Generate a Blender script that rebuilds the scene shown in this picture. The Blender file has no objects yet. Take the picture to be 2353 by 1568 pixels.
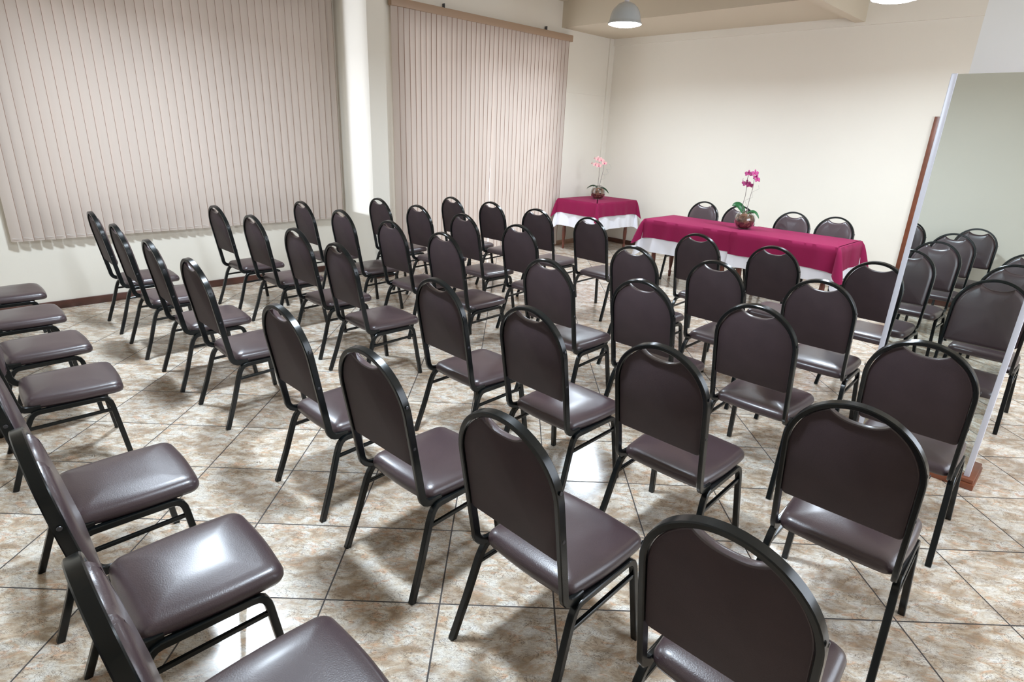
import bpy, bmesh, math, random
from mathutils import Vector, Matrix
random.seed(7)
SC = bpy.context.scene
COL = SC.collection
PI = math.pi

# ------------------------------------------------------------------ materials
def newmat(name):
    m = bpy.data.materials.new(name); m.use_nodes = True
    nt = m.node_tree
    return m, nt, nt.nodes['Principled BSDF']

def pmat(name, col, rough=.5, metal=0., spec=.5, bump=0., bscale=200., var=0., vscale=3., coat=0., sheen=0., emis=None, estr=0.):
    m, nt, b = newmat(name)
    b.inputs['Base Color'].default_value = (*col, 1)
    b.inputs['Roughness'].default_value = rough
    b.inputs['Metallic'].default_value = metal
    b.inputs['Specular IOR Level'].default_value = spec
    b.inputs['Coat Weight'].default_value = coat; b.inputs['Coat Roughness'].default_value = .22
    b.inputs['Sheen Weight'].default_value = sheen
    if emis:
        b.inputs['Emission Color'].default_value = (*emis, 1); b.inputs['Emission Strength'].default_value = estr
    N = nt.nodes; L = nt.links
    tc = N.new('ShaderNodeTexCoord')
    if bump:
        n = N.new('ShaderNodeTexNoise'); n.inputs['Scale'].default_value = bscale; n.inputs['Detail'].default_value = 4
        L.new(tc.outputs['Object'], n.inputs['Vector'])
        bp = N.new('ShaderNodeBump'); bp.inputs['Strength'].default_value = bump; bp.inputs['Distance'].default_value = .002
        L.new(n.outputs['Fac'], bp.inputs['Height']); L.new(bp.outputs['Normal'], b.inputs['Normal'])
    if var:
        n = N.new('ShaderNodeTexNoise'); n.inputs['Scale'].default_value = vscale; n.inputs['Detail'].default_value = 5
        L.new(tc.outputs['Object'], n.inputs['Vector'])
        r = N.new('ShaderNodeMapRange'); r.inputs['From Min'].default_value = .3; r.inputs['From Max'].default_value = .7
        r.inputs['To Min'].default_value = 1 - var; r.inputs['To Max'].default_value = 1 + var
        L.new(n.outputs['Fac'], r.inputs['Value'])
        mx = N.new('ShaderNodeVectorMath'); mx.operation = 'SCALE'; mx.inputs[0].default_value = col
        L.new(r.outputs['Result'], mx.inputs['Scale']); L.new(mx.outputs['Vector'], b.inputs['Base Color'])
    return m

M = {}
M['vinyl'] = pmat('brown_vinyl', (.052, .032, .036), .36, spec=.6, bump=.25, bscale=260, var=.10, vscale=6, coat=.35)
M['vinyl_back'] = pmat('brown_back_fabric', (.046, .029, .033), .62, spec=.35, bump=.35, bscale=420, var=.10, vscale=8)
M['black'] = pmat('black_enamel', (.004, .0055, .006), .22, spec=.42)
M['bolt'] = pmat('bolt_steel', (.10, .10, .11), .35, metal=.8)
M['wall'] = pmat('cream_paint', (.82, .77, .68), .65, spec=.25, bump=.12, bscale=60, var=.012, vscale=1.2)
M['wall_white'] = pmat('white_paint', (.90, .89, .88), .6, spec=.25, bump=.1, bscale=60)
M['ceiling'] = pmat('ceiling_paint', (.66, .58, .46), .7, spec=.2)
M['cloth_white'] = pmat('white_linen', (.80, .80, .86), .85, spec=.15, bump=.25, bscale=500)
M['wood_leg'] = pmat('turned_wood', (.13, .035, .020), .35, var=.3, vscale=12)
M['wood_stand'] = pmat('stand_wood', (.17, .052, .024), .38, var=.25, vscale=9)
M['skirting'] = pmat('skirting_wood', (.085, .032, .022), .3, spec=.6, var=.35, vscale=7)
M['skirting_sunlit'] = pmat('skirting_sunlit_wood', (.42, .24, .15), .4, var=.2, vscale=7)  # same skirting with sunlight painted in as a lighter brown
M['alu'] = pmat('white_aluminium', (.72, .72, .80), .4, metal=.15, spec=.5)
M['rail'] = pmat('beige_rail', (.42, .29, .20), .45)
M['chain'] = pmat('bead_chain', (.75, .72, .70), .5)
M['leaf'] = pmat('orchid_leaf', (.035, .16, .05), .35, var=.2, vscale=30)
M['leaf_dark'] = pmat('orchid_leaf_dark', (.035, .075, .035), .4, var=.2, vscale=30)
M['stem'] = pmat('orchid_stem', (.17, .13, .13), .5)
M['twig'] = pmat('dry_twig', (.42, .39, .36), .7)
M['petal_pink'] = pmat('petal_pink', (.82, .44, .43), .6, var=.15, vscale=60)
M['petal_purple'] = pmat('petal_purple', (.36, .035, .16), .6, var=.3, vscale=60)
M['lip'] = pmat('orchid_lip', (.55, .02, .18), .5)
M['sky'] = pmat('daylight', (.9, .95, 1.), 1, emis=(.85, .93, 1.), estr=.75)
M['sky2'] = pmat('bright_daylight', (.9, .95, 1.), 1, emis=(.85, .93, 1.), estr=1.5)
M['winframe'] = pmat('window_frame_metal', (.55, .55, .55), .4, metal=.3)
M['bulb'] = pmat('bulb_glow', (1, 1, 1), .5, emis=(.92, .97, 1.), estr=26)
M['shade'] = pmat('frosted_shade', (.50, .54, .56), .25, spec=.6, coat=.3)
M['plinth_dark'] = M['wood_stand']

def maroon():
    m, nt, b = newmat('maroon_cloth'); N = nt.nodes; L = nt.links
    b.inputs['Roughness'].default_value = .8; b.inputs['Specular IOR Level'].default_value = .2
    b.inputs['Sheen Weight'].default_value = .12; b.inputs['Sheen Roughness'].default_value = .5
    b.inputs['Sheen Tint'].default_value = (1, .35, .55, 1)
    b.inputs['Base Color'].default_value = (.215, .006, .050, 1)
    tc = N.new('ShaderNodeTexCoord'); w = N.new('ShaderNodeTexNoise'); w.inputs['Scale'].default_value = 500
    L.new(tc.outputs['Object'], w.inputs['Vector'])
    bp = N.new('ShaderNodeBump'); bp.inputs['Strength'].default_value = .2; bp.inputs['Distance'].default_value = .001
    L.new(w.outputs['Fac'], bp.inputs['Height']); L.new(bp.outputs['Normal'], b.inputs['Normal'])
    return m
M['cloth_red'] = maroon()

def slatmat():
    m, nt, b = newmat('beige_blind_fabric'); N = nt.nodes; L = nt.links
    b.inputs['Base Color'].default_value = (.61, .52, .46, 1); b.inputs['Roughness'].default_value = .8
    b.inputs['Specular IOR Level'].default_value = .15
    tr = N.new('ShaderNodeBsdfTranslucent'); tr.inputs['Color'].default_value = (.72, .62, .56, 1)
    mx = N.new('ShaderNodeMixShader'); mx.inputs[0].default_value = .10
    out = N['Material Output']
    L.new(b.outputs[0], mx.inputs[1]); L.new(tr.outputs[0], mx.inputs[2]); L.new(mx.outputs[0], out.inputs[0])
    return m
M['slat'] = slatmat()
M['slat_edge_shade'] = pmat('blind_edge_shade', (.30, .19, .14), .8, spec=.1)  # shade where slats overlap, painted as a dark strip on each edge

def mirrormat():
    m, nt, b = newmat('mirror_silver')
    b.inputs['Base Color'].default_value = (.82, .87, .85, 1); b.inputs['Metallic'].default_value = 1
    b.inputs['Roughness'].default_value = .0
    return m
M['mirror'] = mirrormat()

def glassmat():
    m, nt, b = newmat('clear_glass')
    b.inputs['Base Color'].default_value = (.95, .97, .96, 1); b.inputs['Roughness'].default_value = .02
    b.inputs['Transmission Weight'].default_value = 1; b.inputs['IOR'].default_value = 1.45
    return m
M['glass'] = glassmat()

def barkmat():
    m, nt, b = newmat('bark_chips'); N = nt.nodes; L = nt.links
    tc = N.new('ShaderNodeTexCoord'); v = N.new('ShaderNodeTexVoronoi'); v.inputs['Scale'].default_value = 45
    L.new(tc.outputs['Object'], v.inputs['Vector'])
    r = N.new('ShaderNodeValToRGB'); r.color_ramp.elements[0].color = (.035, .012, .008, 1); r.color_ramp.elements[1].color = (.33, .15, .09, 1)
    r.color_ramp.elements[1].position = .8
    L.new(v.outputs['Color'], r.inputs['Fac']); L.new(r.outputs['Color'], b.inputs['Base Color'])
    b.inputs['Roughness'].default_value = .18; b.inputs['Coat Weight'].default_value = .8
    return m
M['bark'] = barkmat()

def floormat():
    m, nt, b = newmat('marbled_ceramic_tile'); N = nt.nodes; L = nt.links
    def math_(op, a=None, b_=None, c=None):
        n = N.new('ShaderNodeMath'); n.operation = op
        for i, v in enumerate((a, b_, c)):
            if v is None: continue
            if isinstance(v, (int, float)): n.inputs[i].default_value = v
            else: L.new(v, n.inputs[i])
        return n.outputs[0]
    def ramp(fac, stops):
        r = N.new('ShaderNodeValToRGB'); e = r.color_ramp.elements
        e[0].position, e[0].color = stops[0][0], (*stops[0][1], 1)
        e[1].position, e[1].color = stops[-1][0], (*stops[-1][1], 1)
        for p, c in stops[1:-1]:
            x = e.new(p); x.color = (*c, 1)
        L.new(fac, r.inputs['Fac']); return r.outputs['Color']
    def mix(fac, a, b_, mode='MIX'):
        n = N.new('ShaderNodeMix'); n.data_type = 'RGBA'; n.blend_type = mode
        if isinstance(fac, (int, float)): n.inputs['Factor'].default_value = fac
        else: L.new(fac, n.inputs['Factor'])
        for k, v in (('A', a), ('B', b_)):
            s = [i for i in n.inputs if i.name == k and i.type == 'RGBA'][0]
            if isinstance(v, tuple): s.default_value = (*v, 1)
            else: L.new(v, s)
        return [o for o in n.outputs if o.type == 'RGBA'][0]
    tc = N.new('ShaderNodeTexCoord'); sp = N.new('ShaderNodeSeparateXYZ'); L.new(tc.outputs['Object'], sp.inputs[0])
    k = math.sqrt(.5) / .45
    u = math_('MULTIPLY', math_('ADD', sp.outputs[0], sp.outputs[1]), k)
    v = math_('MULTIPLY', math_('SUBTRACT', sp.outputs[1], sp.outputs[0]), k)
    fu = math_('FRACT', u); fv = math_('FRACT', v)
    iu = math_('FLOOR', u); iv = math_('FLOOR', v)
    du = math_('MINIMUM', fu, math_('SUBTRACT', 1., fu)); dv = math_('MINIMUM', fv, math_('SUBTRACT', 1., fv))
    d = math_('MINIMUM', du, dv)
    grout = math_('LESS_THAN', d, .0070)
    edge = math_('SMOOTH_MIN', d, .02, .01)
    ci = N.new('ShaderNodeCombineXYZ'); L.new(iu, ci.inputs[0]); L.new(iv, ci.inputs[1])
    wn = N.new('ShaderNodeTexWhiteNoise'); wn.noise_dimensions = '2D'; L.new(ci.outputs[0], wn.inputs['Vector'])
    cf = N.new('ShaderNodeCombineXYZ'); L.new(fu, cf.inputs[0]); L.new(fv, cf.inputs[1])
    # each tile carries one of a few prints
    pick = math_('MULTIPLY', math_('FLOOR', math_('MULTIPLY', wn.outputs['Value'], 6.)), 3.7)
    L.new(pick, cf.inputs[2])
    mp = N.new('ShaderNodeMapping'); mp.inputs['Rotation'].default_value = (0, 0, .5); mp.inputs['Scale'].default_value = (1., 1.9, 1)
    L.new(cf.outputs[0], mp.inputs['Vector'])
    P = mp.outputs[0]
    def noise(scale, detail=4, rough=.55, dist=0., vec=None):
        n = N.new('ShaderNodeTexNoise'); n.inputs['Scale'].default_value = scale; n.inputs['Detail'].default_value = detail
        n.inputs['Roughness'].default_value = rough; n.inputs['Distortion'].default_value = dist
        L.new(vec or P, n.inputs['Vector']); return n.outputs['Fac']
    base = ramp(noise(5.5, 5, .6, .8), [(.30, (.43, .32, .23)), (.42, (.62, .51, .39)), (.52, (.75, .69, .60)), (.70, (.84, .82, .78))])
    orange = ramp(noise(6.5, 3, .5, 1.2), [(.56, (0, 0, 0)), (.66, (1, 1, 1))])
    base = mix(math_('MULTIPLY', orange, .65), base, (.72, .44, .28))
    brown = ramp(noise(2.3, 4, .6, .5), [(.47, (0, 0, 0)), (.66, (1, 1, 1))])
    base = mix(math_('MULTIPLY', brown, .72), base, (.33, .225, .14))
    def vein(scale, width, dist):
        n = noise(scale, 5, .62, dist)
        a = math_('ABSOLUTE', math_('SUBTRACT', n, .5))
        return ramp(a, [(0, (1, 1, 1)), (width, (0, 0, 0))])
    gate = ramp(noise(5, 3, .5), [(.40, (.05, .05, .05)), (.54, (1, 1, 1))])
    v1 = math_('MULTIPLY', vein(4.5, .020, 3.2), gate)
    base = mix(math_('MULTIPLY', v1, .95), base, (.07, .045, .035))
    v2 = vein(11, .026, 2.4)
    base = mix(math_('MULTIPLY', v2, .6), base, (.24, .17, .13))
    speck = ramp(noise(30, 3, .6), [(.57, (0, 0, 0)), (.68, (1, 1, 1))])
    base = mix(math_('MULTIPLY', speck, .42), base, (.30, .22, .18))
    tint = ramp(wn.outputs['Value'], [(0, (.93, .93, .93)), (1, (1.03, 1.02, 1.0))])
    base = mix(1., base, tint, 'MULTIPLY')
    col = mix(grout, base, (.055, .046, .043))
    L.new(col, b.inputs['Base Color'])
    rr = math_('ADD', math_('MULTIPLY', grout, .5), math_('MULTIPLY_ADD', noise(40, 2), .10, .13))
    L.new(rr, b.inputs['Roughness'])
    b.inputs['Specular IOR Level'].default_value = .5
    hn = noise(120, 2, .5)
    h = math_('ADD', math_('MULTIPLY', hn, .05), math_('MULTIPLY', math_('MINIMUM', d, .012), 40.))
    bp = N.new('ShaderNodeBump'); bp.inputs['Strength'].default_value = .35; bp.inputs['Distance'].default_value = .0015
    L.new(h, bp.inputs['Height']); L.new(bp.outputs['Normal'], b.inputs['Normal'])
    return m
M['floor'] = floormat()

# ------------------------------------------------------------------ helpers
def obj(name, bm, mats, parent=None, smooth=True, angle=35, loc=None):
    bmesh.ops.recalc_face_normals(bm, faces=bm.faces)
    me = bpy.data.meshes.new(name); bm.to_mesh(me); bm.free()
    for mm in (mats if isinstance(mats, (list, tuple)) else [mats]): me.materials.append(mm)
    if smooth:
        me.polygons.foreach_set('use_smooth', [True] * len(me.polygons))
        me.set_sharp_from_angle(angle=math.radians(angle))
    o = bpy.data.objects.new(name, me); COL.objects.link(o)
    if parent: o.parent = parent
    if loc: o.location = loc
    return o

def thing(name, label, cat, loc=(0, 0, 0), rz=0., group=None):
    o = bpy.data.objects.new(name, None); COL.objects.link(o)
    o.empty_display_size = .1
    o.location = loc; o.rotation_euler = (0, 0, rz); o['label'] = label; o['category'] = cat
    if group: o['group'] = group
    return o

def tag(o, label, cat, group=None):
    o['label'] = label; o['category'] = cat
    if group: o['group'] = group
    return o

def struct(o):
    o['kind'] = 'structure'; return o

def box(bm, x0, x1, y0, y1, z0, z1, bev=0.):
    vs = [bm.verts.new((x, y, z)) for z in (z0, z1) for y in (y0, y1) for x in (x0, x1)]
    q = [(0, 2, 3, 1), (4, 5, 7, 6), (0, 1, 5, 4), (1, 3, 7, 5), (3, 2, 6, 7), (2, 0, 4, 6)]
    fs = [bm.faces.new([vs[i] for i in f]) for f in q]
    if bev:
        es = list({e for f in fs for e in f.edges})
        bmesh.ops.bevel(bm, geom=es, offset=bev, segments=2, affect='EDGES', profile=.5)

def rrect(a, b, r, n=3):
    pts = []
    for cx, cy, a0 in ((a / 2 - r, b / 2 - r, 0), (-a / 2 + r, b / 2 - r, 90), (-a / 2 + r, -b / 2 + r, 180), (a / 2 - r, -b / 2 + r, 270)):
        for i in range(n):
            t = math.radians(a0 + 90 * i / (n - 1)); pts.append((cx + r * math.cos(t), cy + r * math.sin(t)))
    return pts

def sweep(bm, pts, depth, prof, cap=True):
    """prof (u along width, v along depth dir) swept along pts; depth = vector or list of vectors"""
    pts = [Vector(p) for p in pts]; n = len(pts); rings = []
    for i, p in enumerate(pts):
        t = (pts[min(i + 1, n - 1)] - pts[max(i - 1, 0)]).normalized()
        d = Vector(depth[i] if isinstance(depth, list) else depth)
        d = (d - t * d.dot(t)).normalized(); w = t.cross(d).normalized()
        rings.append([bm.verts.new(p + w * a + d * b) for a, b in prof])
    m = len(prof)
    for i in range(n - 1):
        for j in range(m):
            bm.faces.new((rings[i][j], rings[i][(j + 1) % m], rings[i + 1][(j + 1) % m], rings[i + 1][j]))
    if cap:
        bm.faces.new(rings[0]); bm.faces.new(rings[-1])

def tube(bm, pts, r, seg=8):
    prof = [(r * math.cos(2 * PI * i / seg), r * math.sin(2 * PI * i / seg)) for i in range(seg)]
    t = (Vector(pts[-1]) - Vector(pts[0])).normalized()
    d = Vector((1, 0, 0)) if abs(t.x) < .7 else Vector((0, 1, 0))
    sweep(bm, pts, d, prof)

def taper(bm, pts, rad, seg=8):
    pts = [Vector(p) for p in pts]; n = len(pts); rings = []
    for i, p in enumerate(pts):
        t = (pts[min(i + 1, n - 1)] - pts[max(i - 1, 0)]).normalized()
        d = Vector((1, .3, 0)); d = (d - t * d.dot(t)).normalized(); w = t.cross(d)
        rings.append([bm.verts.new(p + (w * math.cos(2 * PI * k / seg) + d * math.sin(2 * PI * k / seg)) * rad[i]) for k in range(seg)])
    for i in range(n - 1):
        for j in range(seg): bm.faces.new((rings[i][j], rings[i][(j + 1) % seg], rings[i + 1][(j + 1) % seg], rings[i + 1][j]))
    bm.faces.new(rings[0]); bm.faces.new(rings[-1])

def lathe(bm, prof, seg=24, c=(0, 0, 0), close=True):
    rings = []
    for r, z in prof:
        if r < 1e-5: rings.append([bm.verts.new((c[0], c[1], c[2] + z))])
        else: rings.append([bm.verts.new((c[0] + r * math.cos(2 * PI * k / seg), c[1] + r * math.sin(2 * PI * k / seg), c[2] + z)) for k in range(seg)])
    for a, b in zip(rings[:-1], rings[1:]):
        for k in range(seg):
            k2 = (k + 1) % seg
            if len(a) == 1 and len(b) == 1: continue
            if len(a) == 1: bm.faces.new((a[0], b[k], b[k2]))
            elif len(b) == 1: bm.faces.new((a[k], b[0], a[k2]))
            else: bm.faces.new((a[k], a[k2], b[k2], b[k]))

def dup(root, loc, rz, label=None, group=None):
    r = root.copy(); COL.objects.link(r); r.location = loc; r.rotation_euler = (0, 0, rz)
    if label: r['label'] = label
    if group: r['group'] = group
    for ch in list(root.children):
        c = ch.copy(); COL.objects.link(c); c.parent = r
        for g in ch.children:
            d = g.copy(); COL.objects.link(d); d.parent = c
    return r

# ------------------------------------------------------------------ camera (metric, solved from the tile grid)
cam = bpy.data.cameras.new('camera'); co = bpy.data.objects.new('camera', cam); COL.objects.link(co)
right = Vector((0.70025760, 0.71279906, 0.03945622)); down = Vector((0.26573791, -0.20896739, -0.94112485)); fwd = Vector((-0.66258785, 0.66951484, -0.33574874))
R = Matrix((right, -down, -fwd)).transposed()
co.matrix_world = Matrix.Translation((1.45114, -1.12480, 1.75594)) @ R.to_4x4()
cam.sensor_width = 36; cam.lens = 1349.51 / 2353 * 36; cam.clip_start = .05
SC.camera = co

# ------------------------------------------------------------------ chair
def ypl(z): return .086 - .166 * (z - .384)
UP = Vector((0, -.1637, .9865)); NF = Vector((0, .9865, .1637))

def arch(hw, ztop, n=28, z0=.455):
    """points of an inverted U in the leaning back plane: left bottom -> right bottom"""
    zc = ztop - hw; pts = []
    for i in range(6): pts.append((-hw + (-.0) , z0 + (zc - z0) * i / 6))
    for i in range(n + 1):
        t = PI - PI * i / n; pts.append((hw * math.cos(t), zc + hw * math.sin(t)))
    for i in range(6): pts.append((hw, zc - (zc - z0) * (i + 1) / 6))
    return pts

def back_frame_bm():
    bm = bmesh.new()
    P, D = [], []
    J = [(.170, .3915), (.150, .3915), (.126, .3925), (.107, .3965), (.092, .4055), (.082, .419), (.0765, .436)]
    def jpts(s):
        out = []
        for i, (y, z) in enumerate(J):
            out.append(Vector((s * (.1965 + .0005 * i), y, z)))
        return out
    A = arch(.2015, .996)
    def taperx(x, z): return x * (1 - .012 * max(0, (.75 - z)) / .3)
    L = jpts(-1); Rr = jpts(1)[::-1]
    body = [Vector((taperx(x, z), ypl(z), z)) for x, z in A]
    pts = L + body + Rr
    for i, p in enumerate(pts):
        if i < len(L) + 2 or i >= len(pts) - len(Rr) - 2:
            t = (pts[min(i + 1, len(pts) - 1)] - pts[max(i - 1, 0)]).normalized()
            d = Vector((1, 0, 0)).cross(t) if i >= len(pts) / 2 else t.cross(Vector((1, 0, 0)))
            d = -d if d.dot(Vector((0, 1, .2))) < 0 and i > 3 and i < len(pts) - 4 else d
            D.append(d)
        else: D.append(NF)
    # keep the depth direction continuous
    for i in range(1, len(D)):
        if D[i].dot(D[i - 1]) < 0: D[i] = -D[i]
    sweep(bm, pts, D, rrect(.0185, .031, .0032, 2))
    return bm

def back_outline(hw, zt, zb, inset=0., dip=.05):
    hw -= inset; pts = []
    zc = zt - .1905; R_ = hw
    xm = .086
    # bottom edge, left to right, with small round corners
    rc = .018
    zb += inset
    for i in range(5):
        t = math.radians(180 + 90 * i / 4); pts.append((-hw + rc + rc * math.cos(t), zb + rc + rc * math.sin(t)))
    for i in range(1, 8): pts.append((-hw + rc + (2 * hw - 2 * rc) * i / 8, zb))
    for i in range(5):
        t = math.radians(270 + 90 * i / 4); pts.append((hw - rc + rc * math.cos(t), zb + rc + rc * math.sin(t)))
    for i in range(1, 5): pts.append((hw, zb + rc + (zc - zb - rc) * i / 5))
    t1 = math.acos(xm / R_)
    n = 12
    for i in range(n + 1):
        t = t1 * i / n; pts.append((R_ * math.cos(t), zc + R_ * math.sin(t)))
    ze = zc + R_ * math.sin(t1)
    for i in range(1, 14):
        s = i / 14; x = xm - 2 * xm * s
        f = 1 - abs(2 * s - 1) ** 2.6
        pts.append((x, ze - .027 * f))
    for i in range(n + 1):
        t = PI - t1 + t1 * i / n; pts.append((R_ * math.cos(t), zc + R_ * math.sin(t)))
    for i in range(1, 5): pts.append((-hw, zc - (zc - zb - rc) * i / 5))
    return pts

def backrest_bm():
    bm = bmesh.new()
    def ring(inset, off):
        o = back_outline(.1912, .9825, .572)
        cx, cz = 0, .76
        out = []
        for i, (x, z) in enumerate(o):
            # move towards the inside by 'inset' along the local normal
            a = o[i - 1]; b_ = o[(i + 1) % len(o)]
            tx, tz = b_[0] - a[0], b_[1] - a[1]; l = math.hypot(tx, tz) or 1
            nx, nz = -tz / l, tx / l
            x2, z2 = x + nx * inset, z + nz * inset
            p = Vector((x2, ypl(z2), z2)) + NF * off
            out.append(bm.verts.new(p))
        return out
    specs = [(.004, -.0075), (0., -.0045), (0., .008), (.003, .017), (.012, .026), (.028, .031)]
    rings = [ring(*s) for s in specs]
    n = len(rings[0])
    for k in range(len(rings) - 1):
        for j in range(n):
            f = bm.faces.new((rings[k][j], rings[k][(j + 1) % n], rings[k + 1][(j + 1) % n], rings[k + 1][j]))
            f.material_index = 0
    # front: a slightly domed fan of rings towards the middle
    last = rings[-1]; cen = Vector((0, ypl(.76), .76)) + NF * .034
    prev = last
    for s, off in ((.7, .034), (.4, .036)):
        cur = []
        for v in last:
            q = cen + (v.co - cen) * s; base = Vector((q.x, ypl(q.z), q.z)) + NF * off
            cur.append(bm.verts.new(base))
        for j in range(n): bm.faces.new((prev[j], prev[(j + 1) % n], cur[(j + 1) % n], cur[j]))
        prev = cur
    c = bm.verts.new(Vector((0, ypl(.76), .76)) + NF * .037)
    for j in range(n): bm.faces.new((prev[j], prev[(j + 1) % n], c))
    f = bm.faces.new(rings[0]); f.material_index = 1
    return bm

def seat_bm():
    bm = bmesh.new()
    def outline(ins):
        pts = []; r = max(.045 - ins * .5, .012)
        y0, y1 = .108 + ins, .523 - ins
        def hw(y): return .197 + .010 * (y - .11) / .41 - ins
        cs = [(hw(y0) - r, y0 + r, 270), (hw(y1) - r, y1 - r, 0), (-hw(y1) + r, y1 - r, 90), (-hw(y0) + r, y0 + r, 180)]
        for ci, (cx, cy, a0) in enumerate(cs):
            for i in range(7):
                t = math.radians(a0 + 90 * i / 6); pts.append((cx + r * math.cos(t), cy + r * math.sin(t)))
            nx, ny, na = cs[(ci + 1) % 4]
            s = (cx + r * math.cos(math.radians(a0 + 90)), cy + r * math.sin(math.radians(a0 + 90)))
            e = (nx + r * math.cos(math.radians(na)), ny + r * math.sin(math.radians(na)))
            for i in range(1, 8):
                f = i / 8; bow = .007 * math.sin(PI * f)
                x, y = s[0] + (e[0] - s[0]) * f, s[1] + (e[1] - s[1]) * f
                if ci in (0, 2): x += bow * (1 if ci == 0 else -1)
                else: y += bow * (1 if ci == 1 else -1)
                pts.append((x, y))
        return pts
    specs = [(.016, .3865), (.004, .389), (0, .399), (.0, .412), (.004, .424), (.013, .434), (.027, .4405), (.055, .4455), (.10, .449), (.15, .4505)]
    rings = [[bm.verts.new((x, y, z + (.004 * math.sin((x * 9 + y * 7)) if k > 6 else 0))) for x, y in outline(i)] for k, (i, z) in enumerate(specs)]
    n = len(rings[0])
    for a, b_ in zip(rings[:-1], rings[1:]):
        for j in range(n): bm.faces.new((a[j], a[(j + 1) % n], b_[(j + 1) % n], b_[j]))
    bm.faces.new(rings[0])
    c = bm.verts.new((0, .315, .4505))
    for j in range(n): bm.faces.new((rings[-1][j], rings[-1][(j + 1) % n], c))
    return bm

LEGP = rrect(.0245, .0245, .0028, 2)
def rear_leg_bm(s):
    bm = bmesh.new()
    pts = [(.229, -.002, .0), (.2285, 0, .006), (.2195, .055, .16), (.211, .104, .315), (.2085, .117, .345), (.207, .129, .362), (.206, .143, .372), (.2055, .16, .3755)]
    sweep(bm, [(s * x, y, z) for x, y, z in pts], Vector((1, 0, 0)), LEGP); return bm
def front_leg_bm(s):
    bm = bmesh.new()
    pts = [(.229, .496, .0), (.2285, .495, .006), (.2185, .475, .17), (.2085, .455, .325), (.207, .451, .346), (.206, .442, .363), (.2055, .427, .373), (.205, .405, .3755)]
    sweep(bm, [(s * x, y, z) for x, y, z in pts], Vector((1, 0, 0)), LEGP); return bm
def rail_bm(s):
    bm = bmesh.new(); sweep(bm, [(s * .2055, .155, .3755), (s * .205, .41, .3755)], Vector((1, 0, 0)), LEGP); return bm
def stretcher_bm(s):
    bm = bmesh.new(); sweep(bm, [(s * .212, .104, .297), (s * .2105, .457, .306)], Vector((1, 0, 0)), rrect(.015, .015, .002, 2)); return bm
def cross_bm(y):
    bm = bmesh.new(); sweep(bm, [(-.2, y, .3765), (.2, y, .3765)], Vector((0, 0, 1)), rrect(.022, .018, .003, 3)); return bm
def bolt_bm(s, z):
    bm = bmesh.new(); y = ypl(z)
    for r0, r1, h0, h1 in ((.0065, .0055, .0, .0022),):
        a = [bm.verts.new((s * (.2095 + h0), y + r0 * math.cos(2 * PI * k / 12), z + r0 * math.sin(2 * PI * k / 12))) for k in range(12)]
        b_ = [bm.verts.new((s * (.2095 + h1), y + r1 * math.cos(2 * PI * k / 12), z + r1 * math.sin(2 * PI * k / 12))) for k in range(12)]
        for k in range(12): bm.faces.new((a[k], a[(k + 1) % 12], b_[(k + 1) % 12], b_[k]))
        bm.faces.new(b_); bm.faces.new(a)
    return bm

GRP = 'banquet chairs facing the head table'
def make_chair():
    t = thing('banquet_chair', '', 'chair', group=GRP)
    obj('seat', seat_bm(), M['vinyl'], t, angle=60)
    obj('backrest', backrest_bm(), [M['vinyl'], M['vinyl_back']], t, angle=50)
    obj('back_frame', back_frame_bm(), M['black'], t, angle=34)
    for s in (-1, 1):
        obj('leg', rear_leg_bm(s), M['black'], t, angle=34)
        obj('leg', front_leg_bm(s), M['black'], t, angle=34)
        obj('side_rail', rail_bm(s), M['black'], t, angle=34)
        obj('stretcher', stretcher_bm(s), M['black'], t, angle=34)
        for z in (.837, .662): obj('bolt', bolt_bm(s, z), M['bolt'], t)
    for y in (.2, .4): obj('crossbar', cross_bm(y), M['black'], t)
    return t

POS = {'A1':(-4.437,-0.130,-0.015),'A2':(-3.677,-0.133,-0.006),'A3':(-2.899,-0.113,-0.027),'A4':(-2.173,-0.088,0.014),
'B1':(-4.415,0.827,0.028),'B2':(-3.681,0.865,0.027),'B3':(-2.874,0.868,0.023),'B4':(-2.167,0.826,-0.004),
'C1':(-4.400,1.660,0.011),'C2':(-3.648,1.682,0.004),'C3':(-2.850,1.696,0.020),'C4':(-2.145,1.712,0.021),
'D1':(-4.321,2.518,0.022),'D2':(-3.626,2.544,0.036),'D3':(-2.892,2.543,0.004),'D4':(-2.134,2.529,0.033),
'E1':(-4.085,3.368,0.000),'E2':(-3.512,3.473,0.030),'E3':(-2.824,3.493,0.080),'E4':(-2.112,3.493,-0.016),
'A5':(-1.001,-0.093,0.027),'A6':(-0.304,-0.086,0.044),'A7':(0.391,-0.064,0.008),'A8':(1.073,-0.059,0.039),
'B5':(-0.986,0.761,-0.003),'B6':(-0.312,0.777,-0.006),'B7':(0.363,0.813,0.016),'B8':(1.062,0.830,0.032),
'C5':(-1.001,1.652,0.038),'C6':(-0.304,1.683,0.012),'C7':(0.345,1.717,0.008),'C8':(1.052,1.744,0.029),
'D5':(-0.949,2.541,0.000),'D6':(-0.314,2.569,-0.001),'D7':(0.347,2.595,0.039),
'E5':(-0.977,3.534,0.012),'E6':(-0.318,3.517,-0.001),'E7':(0.394,3.555,0.000),'E8':(1.048,3.616,0.0),
'Z1':(-4.40,-1.09,0.0),'Z2':(-3.65,-1.085,0.0),'Z3':(-2.886,-1.080,0.021),'Z4':(-2.190,-1.070,-0.054),
'Z5':(-0.983,-1.088,-0.017),'Z6':(-0.297,-1.058,-0.021),'Z7':(0.356,-1.049,0.000),
'Y6':(-0.26,-1.93,0.03),'Y7':(0.42,-1.95,0.0)}
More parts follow.
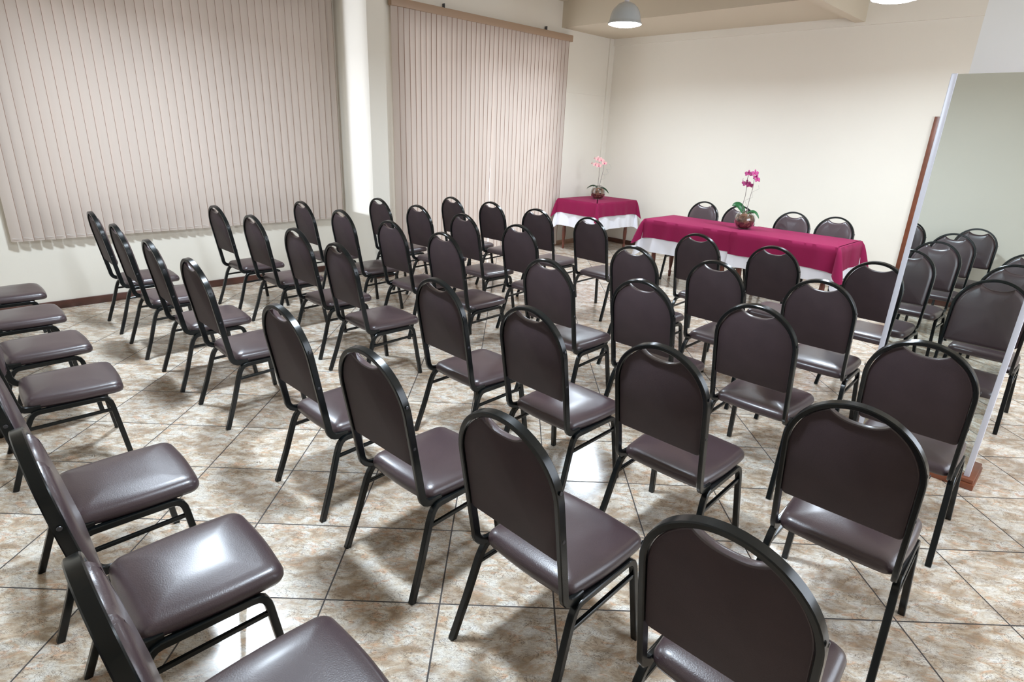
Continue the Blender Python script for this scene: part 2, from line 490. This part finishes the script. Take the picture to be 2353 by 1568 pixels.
ROW = {'E': 'front row nearest the head table', 'D': 'second row from the head table', 'C': 'third row from the head table',
       'B': 'fourth row from the head table', 'A': 'fifth row from the head table', 'Z': 'sixth row from the head table', 'Y': 'last row against the rear wall'}
COLN = {'1': 'left block, beside the window wall', '2': 'left block, second from the window wall', '3': 'left block, third from the window wall', '4': 'left block, on the aisle',
        '5': 'right block, on the aisle', '6': 'right block, second from the aisle', '7': 'right block, third from the aisle', '8': 'right block, fourth from the aisle'}
proto = make_chair(); first = True
for k in POS:
    x, y, r = POS[k]
    lab = 'brown chair, ' + COLN[k[1]] + ', ' + ROW[k[0]]
    if k == 'E8': lab = 'brown chair partly hidden behind the right side of the standing mirror'
    if k == 'Y7': lab = 'brown chair by the rear wall, right one seen only in the mirror'
    if k == 'Y6': lab = 'brown chair by the rear wall, left one seen only in the mirror'
    if first:
        proto.location = (x, y, 0); proto.rotation_euler = (0, 0, r); proto['label'] = lab; first = False
    else: dup(proto, (x, y, 0), r, lab, GRP)
HX = [(-2.30, 6.11, 'leftmost of the four behind it'), (-1.82, 6.10, 'directly behind the purple orchid'), (-1.17, 6.11, 'just right of the purple orchid'), (-.705, 6.12, 'rightmost of the four behind it')]
for x, y, w in HX:
    dup(proto, (x, y, 0), PI, 'brown chair facing the audience at the head table, ' + w, 'chairs behind the head table')

# ------------------------------------------------------------------ room shell
XL, XL2, XR, YB, YR, ZC = -5.36, -4.97, 3.5, 7.42, -2.3, 3.56
bm = bmesh.new(); box(bm, XL - .2, XR + .2, YR - .2, YB + .2, -.1, 0)
struct(obj('floor', bm, M['floor'], smooth=False))
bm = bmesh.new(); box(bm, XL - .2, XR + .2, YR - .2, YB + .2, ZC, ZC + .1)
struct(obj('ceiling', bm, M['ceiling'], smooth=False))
# left wall with two openings (x = XL up to the pillar, x = XL2 beyond it)
bm = bmesh.new(); T = .18
w0, w1, wz0, wz1 = -.45, 2.40, .95, 2.95
box(bm, XL - T, XL, YR, w0, 0, ZC); box(bm, XL - T, XL, w0, w1, 0, wz0); box(bm, XL - T, XL, w0, w1, wz1, ZC); box(bm, XL - T, XL, w1, 2.664, 0, ZC)
d0, d1, dz1 = 3.25, 6.05, 2.95
box(bm, XL - T, XL2, 2.886, d0, 0, ZC); box(bm, XL2 - T, XL2, d0, d1, dz1, ZC); box(bm, XL2 - T, XL2, d1, YB, 0, ZC); box(bm, XL2 - T, XL2, d0, d1, 0, .03)
struct(obj('wall_left', bm, M['wall'], smooth=False))
bm = bmesh.new(); box(bm, XL - T, -4.67, 2.664, 2.886, 0, ZC)
struct(obj('trim_1', bm, M['wall'], smooth=False))           # pillar between the two blinds
bm = bmesh.new(); box(bm, XL2 - T, XR + T, YB, YB + T, 0, ZC)
struct(obj('wall_back', bm, M['wall'], smooth=False))
bm = bmesh.new(); box(bm, XL - T, XR + T, YR - T, YR, 0, ZC)
struct(obj('wall_rear', bm, M['wall'], smooth=False))
bm = bmesh.new()
r0, r1, rz0, rz1 = 1.0, 5.4, 1.0, 2.9
box(bm, XR, XR + T, YR, r0, 0, ZC); box(bm, XR, XR + T, r0, r1, 0, rz0); box(bm, XR, XR + T, r0, r1, rz1, ZC); box(bm, XR, XR + T, r1, YB, 0, ZC)
struct(obj('wall_right', bm, M['wall'], smooth=False))
# corner pilaster, wall grooves
bm = bmesh.new(); box(bm, XL2, XL2 + .022, 7.30, YB, 0, 3.22)
struct(obj('trim_2', bm, M['wall'], smooth=False))
bm = bmesh.new(); box(bm, XL2, XL2 + .012, 6.2, 7.30, 2.360, 2.374)
box(bm, XL2 + .02, XL2 + .03, 7.30, YB, 2.362, 2.372)
struct(obj('trim_3', bm, M['wall'], smooth=False))
bm = bmesh.new(); box(bm, XL2, XR, YB - .03, YB, 3.125, ZC)
struct(obj('trim_4', bm, M['wall'], smooth=False))
# lowered ceiling slab over the back, thin beam across
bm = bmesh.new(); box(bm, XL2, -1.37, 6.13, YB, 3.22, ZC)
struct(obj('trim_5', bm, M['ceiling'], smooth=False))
bm = bmesh.new(); box(bm, -1.37, -1.26, YR, YB - .03, 3.157, ZC)
struct(obj('trim_6', bm, M['ceiling'], smooth=False))
# white pillar standing behind the mirror
bm = bmesh.new(); box(bm, .700, 1.06, 3.02, 3.32, 0, ZC)
struct(obj('trim_7', bm, M['wall_white'], smooth=False))
# baseboards
def bboard(name, segs, m):
    bm = bmesh.new()
    for s in segs: box(bm, *s, .0, .075, .004)
    struct(obj(name, bm, m))
bboard('baseboard_left', [(XL, XL + .018, YR, 2.664), (XL, -4.652, 2.646, 2.664), (-4.67, -4.652, 2.664, 2.886), (XL2, -4.652, 2.886, 2.904)], M['skirting'])
bboard('baseboard_window', [(XL2, XL2 + .016, 6.15, 7.30), (XL2, XL2 + .016, 2.904, 3.25)], M['skirting_sunlit'])
bboard('baseboard_back', [(XL2 + .02, -.302, YB - .018, YB), (.627, XR, YB - .018, YB)], M['skirting'])
bboard('baseboard_rear', [(XL, XR, YR, YR + .018)], M['skirting'])
bboard('baseboard_right', [(XR - .018, XR, YR + .018, YB - .018)], M['skirting'])

def window(name, x, y0, y1, z0, z1, n):
    bm = bmesh.new(); w = .05
    box(bm, x - .03, x + .03, y0, y0 + w, z0, z1); box(bm, x - .03, x + .03, y1 - w, y1, z0, z1)
    box(bm, x - .03, x + .03, y0 + w, y1 - w, z0, z0 + w); box(bm, x - .03, x + .03, y0 + w, y1 - w, z1 - w, z1)
    for i in range(1, n):
        y = y0 + (y1 - y0) * i / n; box(bm, x - .025, x + .025, y - .025, y + .025, z0 + w, z1 - w)
    f = struct(obj(name, bm, M['winframe']))
    bm = bmesh.new(); box(bm, x - .004, x + .004, y0 + .02, y1 - .02, z0 + .02, z1 - .02)
    g = obj('pane', bm, M['sky2' if name == 'window_2' else 'sky'], f, smooth=False); g['label'] = 'pane glowing with daylight'
    return f
window('window_1', XL - .10, w0, w1, wz0, wz1, 3)
window('window_2', XL2 - .10, d0, d1, .03, dz1, 3)
window('window_3', XR + .10, r0, r1, rz0, rz1, 4)

# ------------------------------------------------------------------ vertical blinds
def blind(name, x, y0, y1, z0, z1, n, tilt, label, gaps=(), edge=.006, group='vertical blinds'):
    t = thing(name, label, 'blinds', (x, (y0 + y1) / 2, z0), 0, group)
    L_ = y1 - y0; pitch = L_ / n; w = pitch * 1.10; rnd = random.Random(n)
    bm = bmesh.new(); bc = bmesh.new(); H = z1 - z0
    for i in range(n):
        yc = -L_ / 2 + pitch * (i + .5); a = tilt * (1 + .25 * (rnd.random() - .5)); lean = 0.; ww = w
        if i in gaps: lean = gaps[i]
        ca, sa = math.cos(a), math.sin(a); seg = 4; rows = []; ks = [0, .25, .5, .75, 1 - edge / ww, 1]; seg = 5
        for (zz, sh) in ((0, lean), (H, 0.)):
            r = []
            for k in range(seg + 1):
                s = (ks[k] - .5) * ww; bow = .006 * (1 - (2 * ks[k] - 1) ** 2)
                r.append(bm.verts.new((s * sa + bow, yc + s * ca + sh, zz)))
            rows.append(r)
        for k in range(seg):
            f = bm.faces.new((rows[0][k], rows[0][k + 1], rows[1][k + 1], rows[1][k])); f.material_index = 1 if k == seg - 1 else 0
        tube(bc, [(.012, yc - .03, .035), (.016, yc, .028), (.012, yc + .035, .018)], .0012, 5)
    so = obj('slats', bm, [M['slat'], M['slat_edge_shade']], t, angle=30)
    obj('bottom_chain', bc, M['chain'], t)
    bm = bmesh.new(); box(bm, -.035, .035, -L_ / 2 - .02, L_ / 2 + .06, H, H + .085, .004)
    obj('headrail', bm, M['rail'], t)
    for y in (-L_ / 4, L_ / 4 + .3):
        bm = bmesh.new(); box(bm, -.05, -.01, y - .006, y + .006, H + .08, H + .14); obj('bracket', bm, M['bolt'], t)
    return t
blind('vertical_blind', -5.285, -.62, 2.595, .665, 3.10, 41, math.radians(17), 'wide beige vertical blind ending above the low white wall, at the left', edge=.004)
blind('vertical_blind', -4.905, 3.135, 6.225, .035, 3.045, 39, math.radians(20), 'beige floor-length vertical blind with shade painted at slat joints, right of the white pillar',
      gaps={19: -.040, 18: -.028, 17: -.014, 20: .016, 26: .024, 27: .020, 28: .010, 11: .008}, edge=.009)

# ------------------------------------------------------------------ tables and cloths
def turned_leg(x, y, h):
    bm = bmesh.new()
    prof = [(0, 0), (.013, 0), (.017, .01), (.020, .05), (.023, .07), (.016, .085), (.013, .10), (.019, .13), (.027, .20), (.031, .28), (.026, .36), (.018, .42), (.016, .44), (.027, .455), (.027, .475), (.018, .49), (.022, .52), (.028, .56), (0, .56)]
    lathe(bm, prof, 16, (x, y, 0)); box(bm, x - .032, x + .032, y - .032, y + .032, .555, h)
    return bm

def table(name, x0, x1, y0, y1, z, label, group=None, ins=.07, legx=None):
    cx, cy = (x0 + x1) / 2, (y0 + y1) / 2
    t = thing(name, label, 'table', (cx, cy, 0), 0, group)
    hx, hy = (x1 - x0) / 2, (y1 - y0) / 2
    bm = bmesh.new(); box(bm, -hx, hx, -hy, hy, z - .03, z, .005); obj('tabletop', bm, M['wood_leg'], t)
    bm = bmesh.new(); a = ins - .02
    for s in (-1, 1):
        box(bm, -hx + a, hx - a, s * (hy - a) - .011, s * (hy - a) + .011, z - .12, z - .03)
        box(bm, s * (hx - a) - .011, s * (hx - a) + .011, -hy + a, hy - a, z - .12, z - .03)
    obj('apron', bm, M['wood_leg'], t)
    for sx in (-1, 1):
        for sy in (-1, 1): obj('leg', turned_leg(sx * (hx - ins), sy * (hy - ins), z - .03), M['wood_leg'], t)
    return t

def cloth(name, x0, x1, y0, y1, z, drop, sides, m, label, cat='tablecloth', group=None, out=.012, wing=.10, wdrop=.45, seed=1, amp=.008, backdrop=None, lift=0.):
    """draped cloth; sides: subset of 'FRBL' that hang down (front -y, right +x, back +y, left -x), contiguous"""
    rnd = random.Random(seed); bm = bmesh.new(); K = 8
    nrm = {'F': Vector((0, -1, 0)), 'R': Vector((1, 0, 0)), 'B': Vector((0, 1, 0)), 'L': Vector((-1, 0, 0))}
    cor = {'FL': Vector((x0, y0, z)), 'FR': Vector((x1, y0, z)), 'BR': Vector((x1, y1, z)), 'BL': Vector((x0, y1, z))}
    start = {'F': 'FL', 'R': 'FR', 'B': 'BR', 'L': 'BL'}; end = {'F': 'FR', 'R': 'BR', 'B': 'BL', 'L': 'FL'}
    samples = []  # (top point, outward dir, flare at hem, drop, foldphase)
    order = 'FRBL'; ph = [rnd.uniform(0, 6.28) for _ in range(4)]
    full = len(sides) == 4
    dist = 0.
    for si, s in enumerate(sides):
        a, b_ = cor[start[s]], cor[end[s]]; L_ = (b_ - a).length; n = max(8, int(L_ / .02))
        nxt = sides[(si + 1) % len(sides)] if (full or si + 1 < len(sides)) else None
        prv = sides[si - 1] if (full or si > 0) else None
        for i in range(n + 1):
            f = i / n; p = a.lerp(b_, f); dd = min(f * L_ if prv else 9, (1 - f) * L_ if nxt else 9)
            valley = math.exp(-(dd / .05) ** 2)
            fold = amp * math.sin(dist * 9 + ph[0]) + amp * .8 * math.sin(dist * 21 + ph[1]) + amp * .4 * math.sin(dist * 43 + ph[2]) + .005 * math.exp(-(((dist + ph[0] * .05) % .29 - .145) / .014) ** 2)
            samples.append((p, nrm[s], .020 + fold * (1 - valley) - .012 * valley, (backdrop if (backdrop and s == 'B') else drop) * (1 + .02 * math.sin(dist * 5 + ph[3]) + wdrop * .18 * valley)))
            dist += L_ / n
        if nxt:
            for i in range(1, 10):
                f = i / 10; o = (nrm[s] * math.cos(f * PI / 2) + nrm[nxt] * math.sin(f * PI / 2)).normalized()
                g = math.sin(PI * f) ** 1.2
                samples.append((b_.copy(), o, -.0 + .02 + wing * g, drop * (1 + wdrop * (.18 + .82 * g))))
    cols = []
    rt = .010
    for (p, o, fl, dr) in samples:
        c = [bm.verts.new(p - o * rt + Vector((0, 0, lift)))]
        c.append(bm.verts.new(p + o * (out * .6) + Vector((0, 0, lift - rt * .35))))
        for k in range(1, K + 1):
            f = k / K
            c.append(bm.verts.new(p + o * (out + fl * (f ** .8)) - Vector((0, 0, rt * .6 + (dr - rt) * f - lift))))
        cols.append(c)
    N_ = len(cols); rng = range(N_) if full else range(N_ - 1)
    for i in rng:
        a, b_ = cols[i], cols[(i + 1) % N_]
        for k in range(len(a) - 1):
            bm.faces.new((a[k], b_[k], b_[k + 1], a[k + 1]))
    top = [c[0] for c in cols]
    bmesh.ops.remove_doubles(bm, verts=top, dist=1e-5)
    top = [v for i, v in enumerate(top) if v.is_valid]
    seen = []; 
    for v in top:
        if v not in seen: seen.append(v)
    bm.faces.new(seen)
    bmesh.ops.solidify(bm, geom=list(bm.faces), thickness=.0016)
    o = obj(name, bm, m, angle=60)
    return tag(o, label, cat, group)

TZ = .785
hx0, hxm, hx1, hy0, hy1 = -2.66, -1.52, -.405, 5.31, 6.015
table('dining_table', hx0, hxm - .005, hy0 + .03, hy1 - .02, TZ, 'turned-leg wooden table under the cloth, left half of the head table', 'head tables', .10)
table('dining_table', hxm + .005, hx1, hy0 + .03, hy1 - .02, TZ, 'turned-leg wooden table under the cloth, right half of the head table', 'head tables', .10)
cloth('tablecloth', hx0 - .004, hxm, hy0 + .02, hy1 - .01, TZ + .004, .385, 'BLF', M['cloth_white'], 'long white undercloth on the left half of the head table', group='white undercloths', backdrop=.27, seed=3, wing=.10, wdrop=.22)
cloth('tablecloth', hxm, hx1 + .004, hy0 + .02, hy1 - .01, TZ + .004, .375, 'FRB', M['cloth_white'], 'long white undercloth on the right half of the head table', group='white undercloths', backdrop=.27, seed=4, wing=.10, wdrop=.22)
cloth('table_topper', hx0 - .010, hxm + .02, hy0 + .014, hy1 - .004, TZ + .009, .225, 'BLF', M['cloth_red'], 'maroon overcloth on the left half of the head table', 'tablecloth', 'maroon overcloths', seed=5, wing=.11, wdrop=.42, out=.020)
cloth('table_topper', hxm, hx1 + .010, hy0 + .010, hy1 - .002, TZ + .013, .25, 'FRB', M['cloth_red'], 'maroon overcloth on the right half of the head table', 'tablecloth', 'maroon overcloths', seed=6, wing=.12, wdrop=.40, out=.024)
sx0, sx1, sy0, sy1 = -4.785, -4.03, 6.10, 7.10
table('dining_table', sx0 + .01, sx1 - .01, sy0 + .01, sy1 - .01, TZ, 'small square turned-leg table in the far left corner', None, .07)
cloth('tablecloth', sx0, sx1, sy0, sy1, TZ + .004, .41, 'FRBL', M['cloth_white'], 'white undercloth on the small corner table', seed=8, wing=.06, wdrop=.15, group='white undercloths')
cloth('table_topper', sx0 - .006, sx1 + .006, sy0 - .006, sy1 + .006, TZ + .009, .21, 'FRBL', M['cloth_red'], 'maroon overcloth on the small corner table', 'tablecloth', 'maroon overcloths', seed=9, wing=.075, wdrop=.42, out=.018)

# ------------------------------------------------------------------ orchids in glass bowls
def flower_bm(c, face, size, m2=False, rnd=random):
    bm = bmesh.new(); c = Vector(c); f = Vector(face).normalized()
    u = f.cross(Vector((0, 0, 1))).normalized(); v = u.cross(f).normalized()
    def petal(ang, ln, wd, cup):
        d = u * math.cos(ang) + v * math.sin(ang); e = f.cross(d)
        P_ = []
        for t, w in ((0, .12), (.3, .75), (.6, 1.), (.85, .7), (1., .12)):
            mid = c + d * (ln * t) + f * (cup * math.sin(t * PI * .8))
            P_.append((bm.verts.new(mid + e * (wd * w)), bm.verts.new(mid + f * .003), bm.verts.new(mid - e * (wd * w))))
        for a, b_ in zip(P_[:-1], P_[1:]):
            bm.faces.new((a[0], a[1], b_[1], b_[0])); bm.faces.new((a[1], a[2], b_[2], b_[1]))
    for a in (90, 210, 330): petal(math.radians(a), size, size * .26, size * .25)
    for a in (10, 170): petal(math.radians(a), size * 1.05, size * .45, size * .18)
    return bm, c, f, u, v

def orchid(name, loc, label, pm, stems, flowers, leaves, twig, bowl_r, lm):
    t = thing(name, label, 'orchid', loc, 0, 'potted orchids')
    r = bowl_r
    prof = [(0, 0)]
    for i in range(0, 15):
        a = math.radians(-62 + (62 + 58) * i / 14); prof.append((r * math.cos(a), r * .885 + r * math.sin(a)))
    inner = [(p[0] - .004, p[1] + (.004 if i == 0 else 0)) for i, p in enumerate(prof) if p[0] > .01][::-1]
    bm = bmesh.new(); lathe(bm, prof + inner + [(0, .006)], 32)
    bo = obj('glass_bowl', bm, M['glass'], t, angle=60); bo['label'] = 'clear round glass bowl'
    bm = bmesh.new(); pr = [(0, .008)]
    for i in range(0, 13):
        a = math.radians(-60 + (60 + 34) * i / 12); pr.append(((r - .008) * math.cos(a), r * .885 + (r - .008) * math.sin(a)))
    pr.append((r * .35, pr[-1][1] + .012)); pr.append((0, pr[-1][1] + .004))
    lathe(bm, pr, 32); obj('bark_filling', bm, M['bark'], t, angle=60)
    for pts in stems:
        bm = bmesh.new(); tube(bm, pts, .0028, 6); obj('stem', bm, M['stem'], t)
    for c, f, s in flowers:
        bm, cc, ff, uu, vv = flower_bm(c, f, s); fo = obj('flower', bm, pm, t, angle=80)
        bl = bmesh.new(); taper(bl, [cc + ff * .004, cc + ff * .012 - vv * s * .15, cc + ff * .016 - vv * s * .38], [.004, s * .16, .003], 6)
        obj('lip', bl, M['lip'], fo)
    for pts, wd, mm in leaves:
        bm = bmesh.new(); P_ = [Vector(p) for p in pts]; n = 12; rows = []
        for i in range(n + 1):
            f = i / n
            p = P_[0] * (1 - f) ** 2 + P_[1] * 2 * f * (1 - f) + P_[2] * f * f
            tg = ((P_[1] - P_[0]) * (1 - f) + (P_[2] - P_[1]) * f).normalized()
            sd = tg.cross(Vector((.45, -.55, .70))).normalized()
            w = wd * (math.sin(PI * min(1, f * .92 + .08)) ** .6)
            up = sd.cross(tg)
            rows.append((bm.verts.new(p + sd * w + up * w * .35), bm.verts.new(p), bm.verts.new(p - sd * w + up * w * .35)))
        for a, b_ in zip(rows[:-1], rows[1:]):
            bm.faces.new((a[0], a[1], b_[1], b_[0])); bm.faces.new((a[1], a[2], b_[2], b_[1]))
        bmesh.ops.solidify(bm, geom=list(bm.faces), thickness=.002)
        obj('leaf', bm, mm, t, angle=80)
    if twig:
        bm = bmesh.new(); tube(bm, twig, .0016, 5); obj('twig', bm, M['twig'], t)
    return t

def spiral(a, b_, rad, turns, n=60):
    a, b_ = Vector(a), Vector(b_); d = (b_ - a).normalized(); u = d.cross(Vector((0, 1, .1))).normalized(); v = d.cross(u)
    return [a.lerp(b_, i / n) + (u * math.cos(2 * PI * turns * i / n) + v * math.sin(2 * PI * turns * i / n)) * rad * min(1, i / 8) for i in range(n + 1)]
face = Vector((.55, -.8, .1))
cz = TZ + .014
orchid('potted_orchid', (-1.535, 5.63, cz), 'purple orchid in a round glass bowl of bark, at the middle of the head table', M['petal_purple'],
       [[(-.03, 0, .17), (-.055, 0, .26), (-.04, 0, .38), (-.045, 0, .50)], [(.0, 0, .17), (.015, 0, .34), (.03, 0, .46), (.03, 0, .585)],
        [(-.045, 0, .50), (-.05, 0, .56), (-.04, 0, .615)]],
       [((-.042, -.01, .615), face, .042), ((.028, -.01, .622), (.8, -.5, .2), .046), ((.035, 0, .585), (.9, -.3, -.2), .036), ((.062, 0, .555), (1, -.3, .2), .042),
        ((-.045, -.01, .505), face, .046), ((-.005, -.01, .492), (.2, -.9, -.2), .04), ((-.09, 0, .52), (-.9, -.5, 0), .04)],
       [([(-.03, 0, .17), (-.09, -.02, .30), (-.17, -.02, .245)], .042, M['leaf']), ([(.01, 0, .17), (.10, -.02, .26), (.175, -.03, .135)], .018, M['leaf']),
        ([(.02, 0, .17), (.05, 0, .20), (.12, .0, .19)], .014, M['leaf'])],
       [(.02, 0, .18), (.0, .01, .25), (-.04, .01, .31), (-.02, .01, .33), (.04, .01, .36), (.03, .01, .42), (.10, .01, .46), (.09, 0, .50)], .115, M['leaf'])
orchid('potted_orchid', (-4.41, 6.60, cz - .004), 'pale pink orchid in a round glass bowl of bark, on the small corner table', M['petal_pink'],
       [[(-.01, 0, .16), (-.012, 0, .30), (.0, 0, .42), (-.01, 0, .52), (-.05, 0, .60)], [(.01, 0, .16), (.03, 0, .28), (.06, 0, .42), (.065, 0, .52), (.03, 0, .59)]],
       [((-.02, -.01, .51), face, .045), ((-.085, -.01, .525), face, .043), ((.08, -.01, .555), (.9, -.5, 0), .045), ((.015, -.01, .595), face, .045),
        ((-.045, -.01, .61), face, .045), ((-.115, 0, .62), (-.8, -.5, .1), .026), ((-.16, 0, .54), (-.9, -.4, .1), .026)],
       [([(-.01, 0, .16), (-.07, -.04, .25), (-.19, -.06, .145)], .016, M['leaf_dark']), ([(.01, 0, .16), (.10, .0, .22), (.20, .02, .10)], .015, M['leaf_dark'])],
       spiral((.05, 0, .30), (.21, 0, .54), .028, 3.2), .118, M['leaf_dark'])

# ------------------------------------------------------------------ standing mirror
mt = thing('standing_mirror', 'tall frameless mirror with white side bars on a brown wooden base, at the right', 'mirror', (.978, 2.70, 0), 0)
TIL = math.radians(-.45)
mw = .292
def tiltbm(bm):
    bmesh.ops.rotate(bm, verts=bm.verts, cent=(0, 0, .06), matrix=Matrix.Rotation(TIL, 3, 'X')); return bm
bm = bmesh.new(); box(bm, -mw + .02, mw - .02, -.008, .0, .055, 2.115); o = obj('mirror_glass', tiltbm(bm), M['mirror'], mt, smooth=False); o['label'] = 'silvered mirror glass'
bm = bmesh.new(); box(bm, -mw + .006, mw - .006, .0008, .012, .055, 2.112); obj('backing_board', tiltbm(bm), M['wood_stand'], mt)
for s in (-1, 1):
    bm = bmesh.new(); box(bm, *sorted((s * mw, s * (mw - .026))), -.014, .014, .055, 2.118, .003); o = obj('side_bar', tiltbm(bm), M['alu'], mt); o['label'] = 'white aluminium edge bar'
bm = bmesh.new(); box(bm, -.31, .325, -.052, .24, 0, .036, .005); box(bm, -.305, .318, -.045, .232, .036, .060, .006); obj('base', bm, M['wood_stand'], mt)
for s, x in ((-1, -.235), (1, .235)):
    bm = bmesh.new(); box(bm, x - .024, x + .024, .034, .080, .058, 1.915, .006); obj('upright', bm, M['wood_stand'], mt)
bm = bmesh.new(); box(bm, -.28, .235, .040, .074, 1.20, 1.27, .004); obj('crosspiece', bm, M['wood_stand'], mt)

# brown wooden door on the back wall, mostly hidden by the mirror
bm = bmesh.new()
box(bm, -.302, -.235, YB - .032, YB, 0, 2.11, .003); box(bm, .56, .627, YB - .032, YB, 0, 2.11, .003); box(bm, -.235, .56, YB - .032, YB, 2.045, 2.11, .003)
dr = struct(obj('door_1', bm, M['wood_stand']))
bm = bmesh.new(); box(bm, -.233, .558, YB - .018, YB - .004, .005, 2.043)
for z0_, z1_ in ((.18, .95), (1.08, 1.90)): box(bm, -.13, .455, YB - .024, YB - .018, z0_, z1_, .004)
obj('door_leaf', bm, M['wood_leg'], dr)
bm = bmesh.new(); lathe(bm, [(0, 0), (.02, 0), (.02, .006), (0, .006)], 16); bmesh.ops.rotate(bm, verts=bm.verts, cent=(0, 0, 0), matrix=Matrix.Rotation(PI / 2, 3, 'X'))
bmesh.ops.translate(bm, verts=bm.verts, vec=(.50, YB - .018, 1.02)); tube(bm, [(.50, YB - .02, 1.02), (.50, YB - .06, 1.02), (.39, YB - .06, 1.02)], .008)
obj('handle', bm, M['alu'], dr)

# ------------------------------------------------------------------ pendant lamps
def lamp(x, y, zb, label, k=1.):
    t = thing('pendant_lamp', label, 'lamp', (x, y, zb), 0, 'dome pendant lamps')
    bm = bmesh.new()
    out = [(.022, .225), (.05, .222), (.09, .205), (.13, .170), (.158, .125), (.172, .075), (.178, .035), (.183, .02), (.193, .012), (.195, .0)]
    inn = [(r - .006, z - .004) for r, z in out[::-1]]
    lathe(bm, out + inn, 40); o = obj('lamp_shade', bm, M['shade'], t, angle=50)
    bm = bmesh.new(); lathe(bm, [(0, -.030), (.08, -.027), (.14, -.018), (.175, -.004), (.186, .004), (.12, .012), (0, .016)], 40)
    b_ = obj('diffuser', bm, M['bulb'], t, angle=80); b_['label'] = 'glowing white diffuser'
    bm = bmesh.new(); lathe(bm, [(0, .20), (.028, .20), (.028, .255), (.015, .275), (0, .275)], 16); obj('socket', bm, M['alu'], t)
    bm = bmesh.new(); top = ZC - zb; lathe(bm, [(0, .26), (.011, .26), (.011, top - .02), (.045, top - .02), (.045, top - .001), (0, top - .001)], 12); obj('rod', bm, M['alu'], t)
    l = bpy.data.lights.new('lamp_light', 'AREA'); l.shape = 'DISK'; l.size = .34; l.energy = LAMPW * k; l.color = (.74, .87, 1.); l.spread = math.radians(163)
    lo = bpy.data.objects.new('lamp_light', l); COL.objects.link(lo); lo.parent = t; lo.location = (0, 0, -.036)
    return t
LAMPW = 46
lamp(-3.102, 5.107, 2.975, 'glowing dome pendant lamp hanging before the far left corner')
lamp(-.40, 5.33, 2.985, 'glowing dome pendant lamp cut off by the top edge, above the head table end')
lamp(-3.39, .23, 2.985, 'dome pendant lamp over the left chair block, seen as a reflection on the floor', 1.25)
lamp(-.35, .35, 2.985, 'dome pendant lamp over the right chair block, above the view', 1.12)

# ------------------------------------------------------------------ daylight
def area(name, loc, rot, sx, sy, e, col):
    l = bpy.data.lights.new(name, 'AREA'); l.shape = 'RECTANGLE'; l.size = sx; l.size_y = sy; l.energy = e; l.color = col
    o = bpy.data.objects.new(name, l); COL.objects.link(o); o.location = loc; o.rotation_euler = rot; return o
area('window_light', (XR - .02, (r0 + r1) / 2, 1.95), (0, PI / 2, 0), 1.9, 4.4, 88, (.78, .87, 1.))
area('window_light', (XL - .06, (w0 + w1) / 2, 1.95), (0, -PI / 2, 0), 2.0, 2.8, 1.2, (.95, .97, 1.))
area('window_light', (XL2 - .06, (d0 + d1) / 2, 1.5), (0, -PI / 2, 0), 2.9, 2.8, 2.0, (.95, .97, 1.))
# hidden strip lamp added to put daylight past the blind edge onto the pillar
area('window_light', (XL + .012, 2.615, 1.9), (0, math.radians(-90), math.radians(6)), 2.3, .05, .9, (.88, .93, 1.))  # added hidden strip lamp, not a window
for o_ in COL.objects:
    if o_.type == 'LIGHT' and abs(o_.location.y - 2.615) < 1e-4: o_.data.spread = math.radians(5)
w = bpy.data.worlds.new('World'); SC.world = w; w.use_nodes = True
w.node_tree.nodes['Background'].inputs[0].default_value = (.8, .9, 1, 1); w.node_tree.nodes['Background'].inputs[1].default_value = 1.

SC.view_settings.view_transform = 'Standard'
SC.view_settings.look = 'None'
SC.view_settings.exposure = 0.56
SC.cycles.use_denoising = True
SC.cycles.use_adaptive_sampling = True; SC.cycles.adaptive_threshold = .07
SC.cycles.max_bounces = 8; SC.cycles.diffuse_bounces = 4; SC.cycles.glossy_bounces = 5
SC.cycles.sample_clamp_indirect = 6
